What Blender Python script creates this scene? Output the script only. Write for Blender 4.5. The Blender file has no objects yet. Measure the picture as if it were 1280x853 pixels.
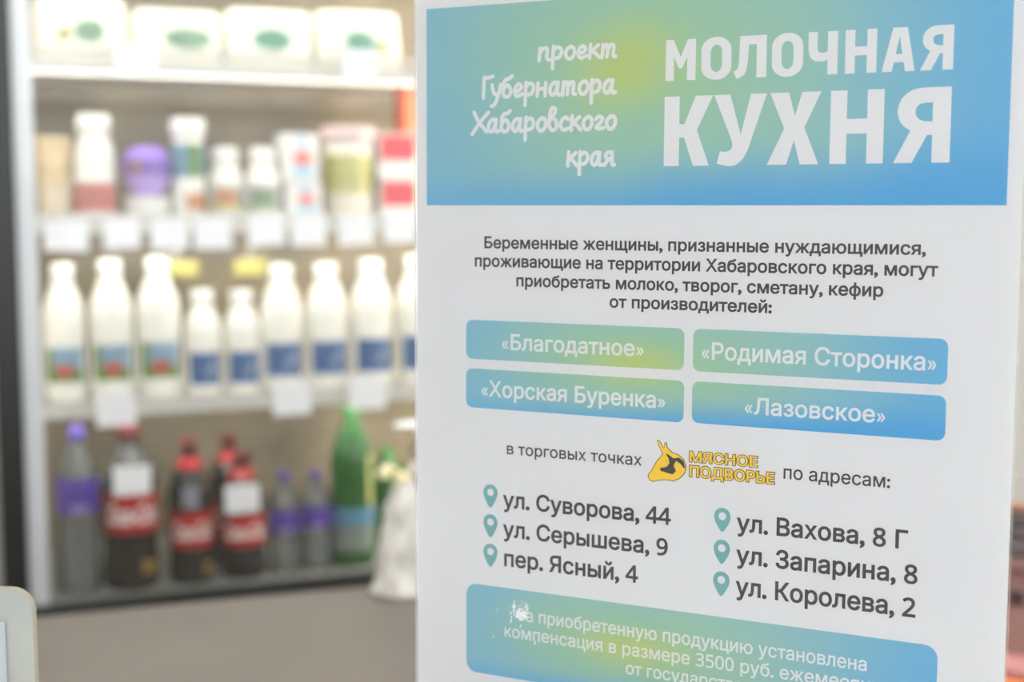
import bpy, bmesh, math, random
import numpy as np
from mathutils import Vector, Matrix
from mathutils.geometry import delaunay_2d_cdt

random.seed(7)
SC = bpy.context.scene
COL = SC.collection
R = math.radians

# ------------------------------------------------------------------ camera
F = 1700.0                                   # focal length in pixels of the 1280 x 853 frame
PITCH = math.atan(170.0 / F)
CAM = Vector((0, 0, 1.50))
cd = bpy.data.cameras.new('camera')
cd.sensor_fit = 'HORIZONTAL'
cd.sensor_width = 36.0
cd.lens = 36.0 * F / 1280.0
cd.clip_start = 0.02
cd.clip_end = 60
cd.dof.use_dof = True
cd.dof.focus_distance = 0.455
cd.dof.aperture_fstop = cd.lens / 5.7        # pupil of 5.7 mm
cam = bpy.data.objects.new('camera', cd)
COL.objects.link(cam)
cam.location = CAM
cam.rotation_euler = (math.pi / 2 - PITCH, 0, 0)
SC.camera = cam

# ------------------------------------------------------------------ world, exposure
w = bpy.data.worlds.new('world')
SC.world = w
w.use_nodes = True
bg = w.node_tree.nodes['Background']
bg.inputs[0].default_value = (0.905, 0.950, 1.0, 1)
bg.inputs[1].default_value = 3.0
vs = SC.view_settings
vs.view_transform = 'Standard'
vs.look = 'None'
vs.gamma = 1
vs.use_curve_mapping = False
vs.exposure = 0.71
FRIDGE_LAMP = 10.0
CEILING_LAMP = 12.0

# ------------------------------------------------------------------ frames of the place
CR = Vector((1, 0, 0))
CU = Vector((0, math.sin(PITCH), math.cos(PITCH)))
CF = Vector((0, math.cos(PITCH), -math.sin(PITCH)))


def ray(px, py):
    return CR * ((px - 640) / F) + CU * (-(py - 426.5) / F) + CF


def hit(px, py, P0, n):
    r = ray(px, py)
    t = (P0 - CAM).dot(n) / r.dot(n)
    return CAM + r * t, t


# fridge frame: x along the front, y into the cabinet, z up
FA = math.atan(1700 / 4246.0)
FD = Vector((math.cos(FA), math.sin(FA), 0))
FN = Vector((-math.sin(FA), math.cos(FA), 0))
F0 = Vector((-0.85, 2.42, 0))


def fr(px, py, dep):
    p, t = hit(px, py, F0 + FN * dep, FN)
    return (p - F0).dot(FD), p.z, t


def fworld(u, dep, z):
    return F0 + FD * u + FN * dep + Vector((0, 0, z))


# poster frame: x to the right, y away from the viewer, z up
def camvec(v):
    return (CR * v[0] - CU * v[1] + CF * v[2]).normalized()


SX = camvec((3540, 170, -1700))
SZ = -camvec((-65, 18574, 1700))
SZ = (SZ - SX * SZ.dot(SX)).normalized()
SY = SZ.cross(SX)
SP = CAM + ray(521, 257) * 0.505
SROT = Matrix((SX, SY, SZ)).transposed()
COUNTER_Z = 1.50 - 0.2255
# foot of the stand: below SP down to the counter
SBASE = SP + SX * 0.105 + SZ * ((COUNTER_Z - SP.z) / SZ.z)


def sp(px, py):
    p, t = hit(px, py, SP, SY)
    d = p - SBASE
    return d.dot(SX), d.dot(SZ)


# ------------------------------------------------------------------ materials
def lin(c):
    return tuple(((x / 255.0) / 12.92 if x / 255.0 < .04045 else ((x / 255.0 + .055) / 1.055) ** 2.4) for x in c)


def nd(nt, t, **k):
    n = nt.nodes.new(t)
    for a, b in k.items():
        setattr(n, a, b)
    return n


def mat(name, rgb, rough=.5, metal=0, spec=.5, noise=0, nscale=20, bump=0, emit=0, emit_rgb=None, sss=0):
    m = bpy.data.materials.new(name)
    m.use_nodes = True
    nt = m.node_tree
    b = nt.nodes['Principled BSDF']
    c = lin(rgb)
    b.inputs['Base Color'].default_value = (*c, 1)
    b.inputs['Roughness'].default_value = rough
    b.inputs['Metallic'].default_value = metal
    b.inputs['Specular IOR Level'].default_value = spec
    if emit:
        b.inputs['Emission Color'].default_value = (*lin(emit_rgb or rgb), 1)
        b.inputs['Emission Strength'].default_value = emit
    if noise or bump:
        tc = nd(nt, 'ShaderNodeTexCoord')
        nz = nd(nt, 'ShaderNodeTexNoise')
        nz.inputs['Scale'].default_value = nscale
        nz.inputs['Detail'].default_value = 4
        nt.links.new(tc.outputs['Object'], nz.inputs['Vector'])
        if noise:
            mx = nd(nt, 'ShaderNodeMix', data_type='RGBA')
            mx.inputs[6].default_value = (*[max(0, x * (1 - noise)) for x in c], 1)
            mx.inputs[7].default_value = (*[min(1, x * (1 + noise)) for x in c], 1)
            nt.links.new(nz.outputs[0], mx.inputs[0])
            nt.links.new(mx.outputs[2], b.inputs['Base Color'])
        if bump:
            bp = nd(nt, 'ShaderNodeBump')
            bp.inputs['Strength'].default_value = bump
            bp.inputs['Distance'].default_value = .002
            nt.links.new(nz.outputs[0], bp.inputs['Height'])
            nt.links.new(bp.outputs[0], b.inputs['Normal'])
    return m


def clear_mat(name, tint=(255, 255, 255), haze=0.0, haze_rgb=(220, 222, 222), ior=1.45, rough=.03):
    """clear sheet or clear thin plastic: transparent + some milky diffuse + fresnel gloss"""
    m = bpy.data.materials.new(name)
    m.use_nodes = True
    nt = m.node_tree
    nt.nodes.clear()
    o = nd(nt, 'ShaderNodeOutputMaterial')
    tr = nd(nt, 'ShaderNodeBsdfTransparent')
    tr.inputs[0].default_value = (*lin(tint), 1)
    gl = nd(nt, 'ShaderNodeBsdfGlossy')
    gl.inputs['Roughness'].default_value = rough
    fz = nd(nt, 'ShaderNodeFresnel')
    fz.inputs[0].default_value = ior
    mx = nd(nt, 'ShaderNodeMixShader')
    base = tr
    if haze:
        df = nd(nt, 'ShaderNodeBsdfDiffuse')
        df.inputs[0].default_value = (*lin(haze_rgb), 1)
        m2 = nd(nt, 'ShaderNodeMixShader')
        m2.inputs[0].default_value = haze
        nt.links.new(tr.outputs[0], m2.inputs[1])
        nt.links.new(df.outputs[0], m2.inputs[2])
        base = m2
    nt.links.new(fz.outputs[0], mx.inputs[0])
    nt.links.new(base.outputs[0], mx.inputs[1])
    nt.links.new(gl.outputs[0], mx.inputs[2])
    nt.links.new(mx.outputs[0], o.inputs[0])
    return m


def print_gradient(name, u0, v0, u1, v1, cy=.32):
    """the printed watercolour wash of the poster: yellow-green spot in a teal field, blue below and to the right.
    (u0, v0) is the lower left and (u1, v1) the upper right corner of the printed field, in poster coordinates"""
    m = bpy.data.materials.new(name)
    m.use_nodes = True
    nt = m.node_tree
    b = nt.nodes['Principled BSDF']
    b.inputs['Roughness'].default_value = .6
    b.inputs['Specular IOR Level'].default_value = .2
    L = nt.links.new
    tc = nd(nt, 'ShaderNodeTexCoord')
    sep = nd(nt, 'ShaderNodeSeparateXYZ')
    L(tc.outputs['Object'], sep.inputs[0])

    def mr(src, a, c, d=0.0, e=1.0, smooth=True):
        n = nd(nt, 'ShaderNodeMapRange')
        n.interpolation_type = 'SMOOTHSTEP' if smooth else 'LINEAR'
        n.clamp = True
        for i, v in zip((1, 2, 3, 4), (a, c, d, e)):
            n.inputs[i].default_value = v
        L(src, n.inputs[0])
        return n.outputs[0]

    def math_(op, a, bb):
        n = nd(nt, 'ShaderNodeMath', operation=op)
        for i, v in enumerate((a, bb)):
            if isinstance(v, (int, float)):
                n.inputs[i].default_value = v
            else:
                L(v, n.inputs[i])
        return n.outputs[0]

    nz = nd(nt, 'ShaderNodeTexNoise')
    nz.inputs['Scale'].default_value = 3.0 / (u1 - u0)
    nz.inputs['Detail'].default_value = 3
    L(tc.outputs['Object'], nz.inputs['Vector'])
    wob = math_('MULTIPLY', math_('SUBTRACT', nz.outputs[0], .5), .16)
    s = math_('ADD', mr(sep.outputs[0], u0, u1, smooth=False), wob)
    t = math_('ADD', mr(sep.outputs[2], v1, v0, smooth=False), wob)      # 0 at the top, 1 at the bottom

    def spot(cx, cy, rx, ry, inner=0.0):
        dx = math_('DIVIDE', math_('SUBTRACT', s, cx), rx)
        dy = math_('DIVIDE', math_('SUBTRACT', t, cy), ry)
        d = math_('SQRT', math_('ADD', math_('MULTIPLY', dx, dx), math_('MULTIPLY', dy, dy)), 0)
        return mr(d, 1.0, inner)

    def mix(fac, a, c):
        n = nd(nt, 'ShaderNodeMix', data_type='RGBA')
        L(fac, n.inputs[0])
        for i, v in ((6, a), (7, c)):
            if isinstance(v, tuple):
                n.inputs[i].default_value = (*lin(v), 1)
            else:
                L(v, n.inputs[i])
        return n.outputs[2]

    col = mix(mr(s, -.05, .35), (126, 182, 204), (142, 188, 188))
    col = mix(spot(.40, cy, .46, .80), col, (154, 194, 156))
    col = mix(spot(.38, cy, .17, .34), col, (180, 198, 122))
    col = mix(mr(s, .62, 1.08), col, (92, 170, 216))
    low = mr(math_('ADD', t, math_('MULTIPLY', s, .22)), .80, 1.20)
    col = mix(low, col, (70, 160, 216))
    L(col, b.inputs['Base Color'])
    return m


# ------------------------------------------------------------------ objects
def tag(o, label, cat, group=None, kind=None):
    if label:
        o['label'] = label
    if cat:
        o['category'] = cat
    if group:
        o['group'] = group
    if kind:
        o['kind'] = kind
    return o


def thing(name, label, cat, loc, rot=None, group=None):
    o = bpy.data.objects.new(name, None)
    o.empty_display_size = .05
    COL.objects.link(o)
    if rot is None:
        o.location = loc
    elif isinstance(rot, (int, float)):
        o.location = loc
        o.rotation_euler = (0, 0, rot)
    else:
        o.matrix_world = Matrix.Translation(loc) @ rot.to_4x4()
    return tag(o, label, cat, group)


def obj(name, bm, mats, parent=None, smooth=False, label=None, kind=None):
    me = bpy.data.meshes.new(name)
    bm.to_mesh(me)
    bm.free()
    for m in (mats if isinstance(mats, (list, tuple)) else [mats]):
        me.materials.append(m)
    if smooth:
        for p in me.polygons:
            p.use_smooth = True
    o = bpy.data.objects.new(name, me)
    COL.objects.link(o)
    if parent is not None:
        o.parent = parent
    if label:
        o['label'] = label
    if kind:
        o['kind'] = kind
    return o


def box(bm, x0, x1, y0, y1, z0, z1, bev=0, seg=2, mi=0):
    vs_ = [bm.verts.new((x, y, z)) for x in (x0, x1) for y in (y0, y1) for z in (z0, z1)]
    q = [(0, 1, 3, 2), (4, 6, 7, 5), (0, 4, 5, 1), (2, 3, 7, 6), (0, 2, 6, 4), (1, 5, 7, 3)]
    fs = [bm.faces.new([vs_[i] for i in f]) for f in q]
    for f in fs:
        f.material_index = mi
    if bev:
        es = list({e for f in fs for e in f.edges})
        bmesh.ops.bevel(bm, geom=es, offset=bev, segments=seg, affect='EDGES', profile=.5)
    return bm


def new():
    return bmesh.new()


def one_box(*a, **k):
    return box(new(), *a, **k)


def lathe(prof, n=28, cx=0, cy=0, closed_top=True, closed_bot=True, bm=None):
    """prof: list of (z, r)"""
    bm = bm or new()
    rings = []
    for z, r in prof:
        rings.append([bm.verts.new((cx + r * math.cos(2 * math.pi * i / n), cy + r * math.sin(2 * math.pi * i / n), z)) for i in range(n)])
    for a, b in zip(rings, rings[1:]):
        for i in range(n):
            bm.faces.new((a[i], a[(i + 1) % n], b[(i + 1) % n], b[i]))
    if closed_bot:
        bm.faces.new(rings[0][::-1])
    if closed_top:
        bm.faces.new(rings[-1])
    return bm


def smooth_prof(pts, k=5):
    """Catmull-Rom through (z, r) points"""
    out = []
    P = [pts[0]] + list(pts) + [pts[-1]]
    for i in range(1, len(P) - 2):
        p0, p1, p2, p3 = P[i - 1:i + 3]
        for j in range(k):
            t = j / k
            out.append(tuple(.5 * (2 * p1[c] + (p2[c] - p0[c]) * t + (2 * p0[c] - 5 * p1[c] + 4 * p2[c] - p3[c]) * t * t
                                   + (3 * p1[c] - p0[c] - 3 * p2[c] + p3[c]) * t ** 3) for c in range(2)))
    out.append(tuple(pts[-1]))
    return out


def patch(r, z0, z1, a0, a1, ni, nj, fn, r_top=None, cx=0, cy=0):
    """curved label on a round bottle; fn(s, t) gives the material slot of a cell"""
    bm = new()
    r_top = r if r_top is None else r_top
    V = [[None] * (nj + 1) for _ in range(ni + 1)]
    for i in range(ni + 1):
        a = R(a0 + (a1 - a0) * i / ni)
        for j in range(nj + 1):
            t = j / nj
            rr = r + (r_top - r) * t
            V[i][j] = bm.verts.new((cx + rr * math.cos(a), cy + rr * math.sin(a), z0 + (z1 - z0) * t))
    for i in range(ni):
        for j in range(nj):
            f = bm.faces.new((V[i][j], V[i + 1][j], V[i + 1][j + 1], V[i][j + 1]))
            f.material_index = fn((i + .5) / ni, (j + .5) / nj)
    bmesh.ops.solidify(bm, geom=bm.faces[:], thickness=-.0004)
    return bm


def tube(pts, r, n=10, bm=None, closed=False):
    bm = bm or new()
    P = [Vector(p) for p in pts]
    rs = r if isinstance(r, (list, tuple)) else [r] * len(P)
    rings = []
    for i, p in enumerate(P):
        if closed:
            t = (P[(i + 1) % len(P)] - P[i - 1]).normalized()
        else:
            t = (P[min(i + 1, len(P) - 1)] - P[max(i - 1, 0)]).normalized()
        ref = Vector((0, 0, 1)) if abs(t.z) < .9 else Vector((1, 0, 0))
        a = t.cross(ref).normalized()
        b = t.cross(a)
        rings.append([bm.verts.new(p + (a * math.cos(2 * math.pi * k / n) + b * math.sin(2 * math.pi * k / n)) * rs[i]) for k in range(n)])
    m = len(rings)
    for i in range(m if closed else m - 1):
        A, B = rings[i], rings[(i + 1) % m]
        for k in range(n):
            bm.faces.new((A[k], A[(k + 1) % n], B[(k + 1) % n], B[k]))
    if not closed:
        bm.faces.new(rings[0][::-1])
        bm.faces.new(rings[-1])
    return bm


# ------------------------------------------------------------------ lettering
def cross2(a, b):
    return a[0] * b[1] - a[1] * b[0]


def text_loops(t):
    c = bpy.data.curves.new('lettering', 'FONT')
    c.body = ''.join(chr(0x1D7E2 + int(q)) if q in '0123456789' else q for q in t)      # sans-serif figures
    o = bpy.data.objects.new('lettering', c)
    COL.objects.link(o)
    dg = bpy.context.evaluated_depsgraph_get()
    dg.update()
    cu = o.evaluated_get(dg).to_curve(dg)
    Ls = []
    for s in cu.splines:
        P = []
        bp = s.bezier_points
        n = len(bp)
        for i in range(n):
            a, b = bp[i], bp[(i + 1) % n]
            p0, p1, p2, p3 = [np.array(v[:2], dtype=float) for v in (a.co, a.handle_right, b.handle_left, b.co)]
            straight = abs(cross2(p1 - p0, p3 - p0)) + abs(cross2(p2 - p0, p3 - p0)) < 1e-5
            k = 1 if straight else 4
            for j in range(k):
                q = j / k
                p = (1 - q) ** 3 * p0 + 3 * q * (1 - q) ** 2 * p1 + 3 * q * q * (1 - q) * p2 + q ** 3 * p3
                if not P or np.linalg.norm(p - P[-1]) > 1e-4:
                    P.append(p)
        while len(P) > 3 and np.linalg.norm(P[0] - P[-1]) < 1e-4:
            P.pop()
        if len(P) > 2:
            Ls.append(np.array(P))
    bpy.data.objects.remove(o)
    return Ls


def embolden(Ls, d):
    """move outlines outwards (outer loops run clockwise)"""
    out = []
    if not Ls:
        return out
    A = [.5 * np.sum(P[:, 0] * np.roll(P[:, 1], -1) - P[:, 1] * np.roll(P[:, 0], -1)) for P in Ls]
    if max(A, key=abs) > 0:
        d = -d
    for P in Ls:
        a = P - np.roll(P, 1, 0)
        b = np.roll(P, -1, 0) - P
        a /= np.maximum(np.linalg.norm(a, axis=1, keepdims=True), 1e-9)
        b /= np.maximum(np.linalg.norm(b, axis=1, keepdims=True), 1e-9)
        na = np.stack([-a[:, 1], a[:, 0]], 1)
        nb = np.stack([-b[:, 1], b[:, 0]], 1)
        m = na + nb
        k = np.sum(m * na, 1, keepdims=True)
        m = m / np.maximum(k, .6)
        out.append(P + m * d)
    return out


def fill(Ls, evenodd=False):
    """triangles of the filled loops: (points, triangles)"""
    V, E = [], []
    for P in Ls:
        b = len(V)
        V += [Vector((float(p[0]), float(p[1]))) for p in P]
        E += [(b + i, b + (i + 1) % len(P)) for i in range(len(P))]
    vo, eo, fo, *_ = delaunay_2d_cdt(V, E, [], 0, 1e-6)
    vo = np.array([(v.x, v.y) for v in vo])
    T = np.array([f for f in fo if len(f) == 3])
    if len(T) == 0:
        return vo, []
    C = vo[T].mean(1)
    wn = np.zeros(len(C), dtype=int)
    for P in Ls:
        A = P
        B = np.roll(P, -1, 0)
        lo, hi = P.min(0), P.max(0)
        sel = np.where((C[:, 0] >= lo[0]) & (C[:, 0] <= hi[0]) & (C[:, 1] >= lo[1]) & (C[:, 1] <= hi[1]))[0]
        if len(sel) == 0:
            continue
        c = C[sel][:, None, :]
        isl = (B[None, :, 0] - A[None, :, 0]) * (c[..., 1] - A[None, :, 1]) - (c[..., 0] - A[None, :, 0]) * (B[None, :, 1] - A[None, :, 1])
        up = (A[None, :, 1] <= c[..., 1]) & (B[None, :, 1] > c[..., 1]) & (isl > 0)
        dn = (A[None, :, 1] > c[..., 1]) & (B[None, :, 1] <= c[..., 1]) & (isl < 0)
        wn[sel] += up.sum(1) - dn.sum(1)
    keep = (wn % 2 == 1) if evenodd else (wn != 0)
    return vo, T[keep]


def add_fill(bm, Ls, y, evenodd=False):
    """filled loops given in poster coordinates (u, v), laid at depth y, facing -y"""
    vo, T = fill(Ls, evenodd)
    bv = {}
    for t in T:
        f = []
        for i in t:
            i = int(i)
            if i not in bv:
                bv[i] = bm.verts.new((vo[i][0], y, vo[i][1]))
            f.append(bv[i])
        a, b, c = [v.co for v in f]
        if (b - a).cross(c - a).y > 0:
            f.reverse()
        try:
            bm.faces.new(f)
        except ValueError:
            pass
    return bm


def bounds(Ls):
    A = np.concatenate(Ls)
    return A.min(0), A.max(0)


REF_CAP = bounds(text_loops('Н'))[1][1]
REF_X = bounds(text_loops('х'))[1][1]


COUNTS = {}


def loop_count(ch):
    if ch == ' ':
        return 0
    if ch not in COUNTS:
        COUNTS[ch] = len(text_loops(ch))
    return COUNTS[ch]


def line_loops(t, left, right, h_px, ref=None, cap=True, bold=.0):
    """one line of print: left and right are pixel points on its baseline, h_px the pixel height (at the left end)
    of a capital (cap) or of a small letter; ref: the leading part of t that ends at 'right'"""
    Ls = text_loops(t)
    lo, hi = bounds(Ls)
    if ref:
        _, rh = bounds(text_loops(ref))
        x1 = rh[0]
    else:
        x1 = hi[0]
    uL, vL = sp(*left)
    uR, vR = sp(*right)
    v = (vL + vR) / 2
    _, v2 = sp(left[0], left[1] - h_px)
    sy = (v2 - vL) / (REF_CAP if cap else REF_X)
    i = 0
    for ch in t:                                  # heavier dots and commas
        n = loop_count(ch)
        extra = {'.': .014, ',': .014, ':': .014}.get(ch, 0)
        Ls[i:i + n] = embolden(Ls[i:i + n], bold + extra)
        if ch in '«»':                            # small light guillemets
            b0, b1 = bounds(Ls[i:i + n])
            mid = (b0 + b1) / 2 + np.array([.10 if ch == '«' else -.10, -.02])
            Ls[i:i + n] = [mid + (P - mid) * .74 for P in Ls[i:i + n]]
        i += n
    sx = (uR - uL) / (x1 - lo[0])
    return [np.stack([uL + (P[:, 0] - lo[0]) * sx, v + P[:, 1] * sy], 1) for P in Ls]


def rrect(u0, v0, u1, v1, r, n=7):
    P = []
    for cx, cy, a in ((u1 - r, v1 - r, 0), (u0 + r, v1 - r, 90), (u0 + r, v0 + r, 180), (u1 - r, v0 + r, 270)):
        for i in range(n + 1):
            b = R(a + 90 * i / n)
            P.append((cx + r * math.cos(b), cy + r * math.sin(b)))
    return np.array(P)


def spl(pts, closed=True, k=4):
    """Catmull-Rom in the plane"""
    P = [np.array(p, float) for p in pts]
    n = len(P)
    out = []
    for i in range(n if closed else n - 1):
        if closed:
            p0, p1, p2, p3 = P[i - 1], P[i], P[(i + 1) % n], P[(i + 2) % n]
        else:
            p0, p1, p2, p3 = P[max(i - 1, 0)], P[i], P[i + 1], P[min(i + 2, n - 1)]
        for j in range(k):
            t = j / k
            out.append(.5 * (2 * p1 + (p2 - p0) * t + (2 * p0 - 5 * p1 + 4 * p2 - p3) * t * t + (3 * p1 - p0 - 3 * p2 + p3) * t ** 3))
    if not closed:
        out.append(P[-1])
    return out


def cw(P):
    P = np.array(P, float)
    x, y = P[:, 0], P[:, 1]
    return P[::-1] if np.sum(x * np.roll(y, -1) - y * np.roll(x, -1)) > 0 else P


def strokes_to_loops(strokes, wd):
    """brush lettering: round-ended stroke quads and discs, all clockwise, for a non-zero fill"""
    Ls = []
    for S in strokes:
        for p, q in zip(S, S[1:]):
            d = q - p
            L_ = np.linalg.norm(d)
            if L_ < 1e-9:
                continue
            nrm = np.array([-d[1], d[0]]) / L_ * wd
            Ls.append(cw([p + nrm, q + nrm, q - nrm, p - nrm]))
        for p in S:
            Ls.append(cw([p + wd * np.array([math.cos(2 * math.pi * i / 10), math.sin(2 * math.pi * i / 10)]) for i in range(10)]))
    return Ls


# ================================================================== structure of the room
M_wall = mat('wall_paint', (208, 206, 200), .8, noise=.04, nscale=3)
M_floor = mat('floor_tiles', (152, 150, 147), .4, noise=.1, nscale=6)
M_ceil = mat('ceiling_paint', (235, 235, 232), .9)
M_win = mat('window_frame_white', (230, 230, 228), .4)
U0, U1, D0, D1, ZH = -1.7, 3.6, -5.0, 0.75, 2.9


def structure(name, bm, m):
    o = obj(name, bm, m)
    o['kind'] = 'structure'
    o.matrix_world = Matrix.Translation(F0) @ Matrix.Rotation(FA, 4, 'Z')
    return o


structure('floor', one_box(U0 - .1, U1 + .1, D0 - .1, D1 + .1, -.1, 0), M_floor)
structure('ceiling', one_box(U0 - .1, U1 + .1, D0 - .1, D1 + .1, ZH, ZH + .1), M_ceil)
structure('wall_back', one_box(U0 - .1, U1 + .1, D1, D1 + .1, 0, ZH), M_wall)
structure('wall_left', one_box(U0 - .1, U0, D0, D1, 0, ZH), M_wall)
structure('wall_right', one_box(U1, U1 + .1, D0, D1, 0, ZH), M_wall)
bm = new()
box(bm, U0, U1, D0 - .1, D0, 0, .5)
box(bm, U0, U1, D0 - .1, D0, ZH - .2, ZH)
structure('wall_front', bm, M_wall)
for i in range(3):
    a = U0 + (U1 - U0) * i / 3
    b = U0 + (U1 - U0) * (i + 1) / 3
    bm = new()
    for q in ((a, a + .06, .5, ZH - .2), (b - .06, b, .5, ZH - .2), (a + .06, b - .06, .5, .56), (a + .06, b - .06, ZH - .26, ZH - .2), (a + .06, b - .06, 1.98, 2.03)):
        box(bm, q[0], q[1], D0 - .08, D0 - .02, q[2], q[3])
    structure('window_%d' % (i + 1), bm, M_win)

M_lampframe = mat('lamp_frame_white', (235, 235, 235), .5)
M_lamp = mat('lamp_diffuser', (255, 252, 245), .5, emit=CEILING_LAMP, emit_rgb=(255, 250, 240))
k = 0
for uu in (-.4, 1.9):  # unseen lamps, added to light the room under its ceiling
    for dd in (-3.9, -2.3, -.9):
        p = fworld(uu, dd, ZH)
        where = ('above the fridge side', 'above the display counter', 'above the shop window')[2 - k % 3 if False else (2, 1, 0)[k % 3]]
        side = 'left' if k < 3 else 'right'
        t = thing('added_ceiling_lamp', 'added square white ceiling panel lamp %s, %s row' % (where, side), 'ceiling lamp', p, FA, 'added square ceiling panel lamps')
        bm = new()
        for q in ((-.3, .3, -.3, -.27), (-.3, .3, .27, .3), (-.3, -.27, -.27, .27), (.27, .3, -.27, .27)):
            box(bm, q[0], q[1], q[2], q[3], -.03, -.0005)
        obj('frame', bm, M_lampframe, t)
        obj('diffuser', one_box(-.269, .269, -.269, .269, -.02, -.001), M_lamp, t)
        k += 1

# ================================================================== counter and worktop
M_cglass = mat('counter_top_laminate', (196, 196, 194), .35, noise=.03, nscale=30)
M_cbody = mat('counter_body_grey', (120, 118, 116), .5)
ct = thing('display_counter', 'low grey shop counter carrying the poster stand in the foreground', 'counter', Vector((.2, .28, 0)))
obj('countertop', one_box(-.9, 1.0, -.14, .32, COUNTER_Z - .03, COUNTER_Z, .004), M_cglass, ct)
obj('body', one_box(-.87, .97, -.11, .28, .08, COUNTER_Z - .031), M_cbody, ct)
obj('plinth', one_box(-.85, .95, -.08, .25, 0, .079), mat('plinth_black', (40, 40, 42), .5), ct)

WORK_Z = 1.0
PA, ta = hit(50, 771, Vector((0, 0, WORK_Z)), Vector((0, 0, 1)))
PB, tb = hit(510, 728, Vector((0, 0, WORK_Z)), Vector((0, 0, 1)))
wd_ = (PB - PA).normalized()
WANG = math.atan2(wd_.y, wd_.x)
M_work = mat('worktop_brown_laminate', (108, 102, 97), .5, noise=.16, nscale=7, bump=.05)
wt = thing('worktop', 'brown laminate worktop running in front of the drinks fridge', 'worktop', Vector((PA.x, PA.y, 0)), WANG)
obj('top', one_box(-.75, .72, -.62, 0, WORK_Z - .035, WORK_Z, .002), M_work, wt)
obj('back_panel', one_box(-.72, .69, -.05, -.03, .0, WORK_Z - .0355), mat('panel_beige', (170, 160, 148), .6), wt)
for x in (-.70, .64):
    for y in (-.58, -.10):
        obj('leg', one_box(x, x + .04, y, y + .04, 0, WORK_Z - .0355), mat('leg_steel', (150, 150, 152), .35, metal=.8), wt)

# ================================================================== the fridge
M_black = mat('door_frame_black', (26, 27, 27), .45)
M_grey = mat('fridge_casing_grey', (150, 152, 154), .45)
M_white = mat('fridge_inner_white', (226, 231, 236), .5)
M_liner = mat('liner_beige', (138, 127, 108), .6, noise=.75, nscale=7)
M_side = mat('liner_side', (206, 204, 196), .55)
M_sill = mat('sill_grey', (140, 143, 142), .4)
M_shelf = mat('shelf_white', (222, 220, 212), .45)
M_rail = mat('price_rail_grey', (206, 205, 198), .4)
M_pane = clear_mat('fridge_glass', haze=.025, haze_rgb=(235, 232, 220), ior=1.22)
M_strip2 = mat('fridge_mullion_lamp', (255, 246, 226), .5, emit=FRIDGE_LAMP * 2.6, emit_rgb=(255, 240, 212))
M_strip3 = mat('fridge_added_lamp_dim', (255, 250, 240), .5, emit=FRIDGE_LAMP * .06, emit_rgb=(255, 248, 236))
M_strip = mat('fridge_added_lamp', (255, 250, 238), .5, emit=FRIDGE_LAMP, emit_rgb=(250, 249, 240))

uB = fr(20, 257, 0)[0]              # inner edge of the black stile
uW = fr(45, 257, .03)[0]            # inner edge of the white frame
W_R = uB + 1.02                     # right inner edge of the black frame
zFloor = fr(230, 726, .10)[1]
zTrim = fr(260, 741, 0)[1]
zTop = 2.06
uL_ = uB - .045
fg = thing('drinks_fridge', 'tall glass-fronted fridge in a black frame holding milk, dairy and bottled drinks', 'fridge', fworld(0, 0, 0), FA)
bm = new()
box(bm, uL_, uL_ + .03, .035, .60, 0, 2.2)
box(bm, W_R + .015, W_R + .045, .035, .60, 0, 2.2)
box(bm, uL_ + .03, W_R + .015, .57, .60, 0, 2.2)
box(bm, uL_ + .03, W_R + .015, .035, .57, zTop + .02, 2.2)
box(bm, uL_ + .03, W_R + .015, .035, .57, 0.05, zTrim - .07)
obj('casing', bm, M_grey, fg)
bm = new()
box(bm, uL_, uB, 0, .034, zTrim - .06, 2.12, .004)
box(bm, W_R, W_R + .045, 0, .034, zTrim - .06, 2.12, .004)
box(bm, uB, W_R, 0, .034, zTrim - .06, zTrim, .003)
box(bm, uB, W_R, 0, .034, 2.06, 2.12, .003)
df = obj('door_frame', bm, M_black, fg)
obj('glass_pane', one_box(uB, W_R, .016, .020, zTrim, 2.06), M_pane, df)
hb = tube([(W_R + .02, -.001, 1.25), (W_R + .02, -.03, 1.27), (W_R + .02, -.03, 1.53), (W_R + .02, -.001, 1.55)], .008)
obj('handle', hb, M_grey, df, True)
bm = new()
box(bm, uB - .002, uW, .036, .052, zTrim - .01, zTop)
box(bm, W_R - .03, W_R + .01, .036, .052, zTrim - .01, zTop)
box(bm, uW, W_R - .03, .036, .052, zTop - .03, zTop)
obj('inner_frame', bm, M_white, fg)
obj('sill', one_box(uW + .0005, W_R - .0305, .036, .052, zFloor - .034, zFloor), M_sill, fg)
obj('back_liner', one_box(uL_ + .031, W_R + .014, .50, .56, zFloor - .03, zTop), M_liner, fg)
obj('side_liner', one_box(uL_ + .031, uL_ + .036, .053, .499, zFloor - .03, zTop), M_side, fg)
obj('side_liner', one_box(W_R + .009, W_R + .014, .053, .499, zFloor - .03, zTop), M_side, fg)
obj('floor_liner', one_box(uL_ + .037, W_R + .008, .053, .499, zFloor - .03, zFloor), M_sill, fg)
obj('top_liner', one_box(uL_ + .037, W_R + .008, .053, .499, zTop - .02, zTop), M_side, fg)
# lamps inside, beside the door opening; the left ones are added fill light
obj('light_strip', one_box(uL_ + .040, uL_ + .044, .056, .060, zFloor + .05, zTop - .05), M_strip3, fg)
obj('light_strip', one_box(W_R - .012, W_R + .004, .056, .076, zFloor + .05, zTop - .05), M_strip2, fg)
obj('light_strip', one_box(uB + .002, uW - .006, .0522, .0570, zFloor + .02, zTop - .05), M_strip3, fg)  # added behind the white frame to brighten the goods

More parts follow.
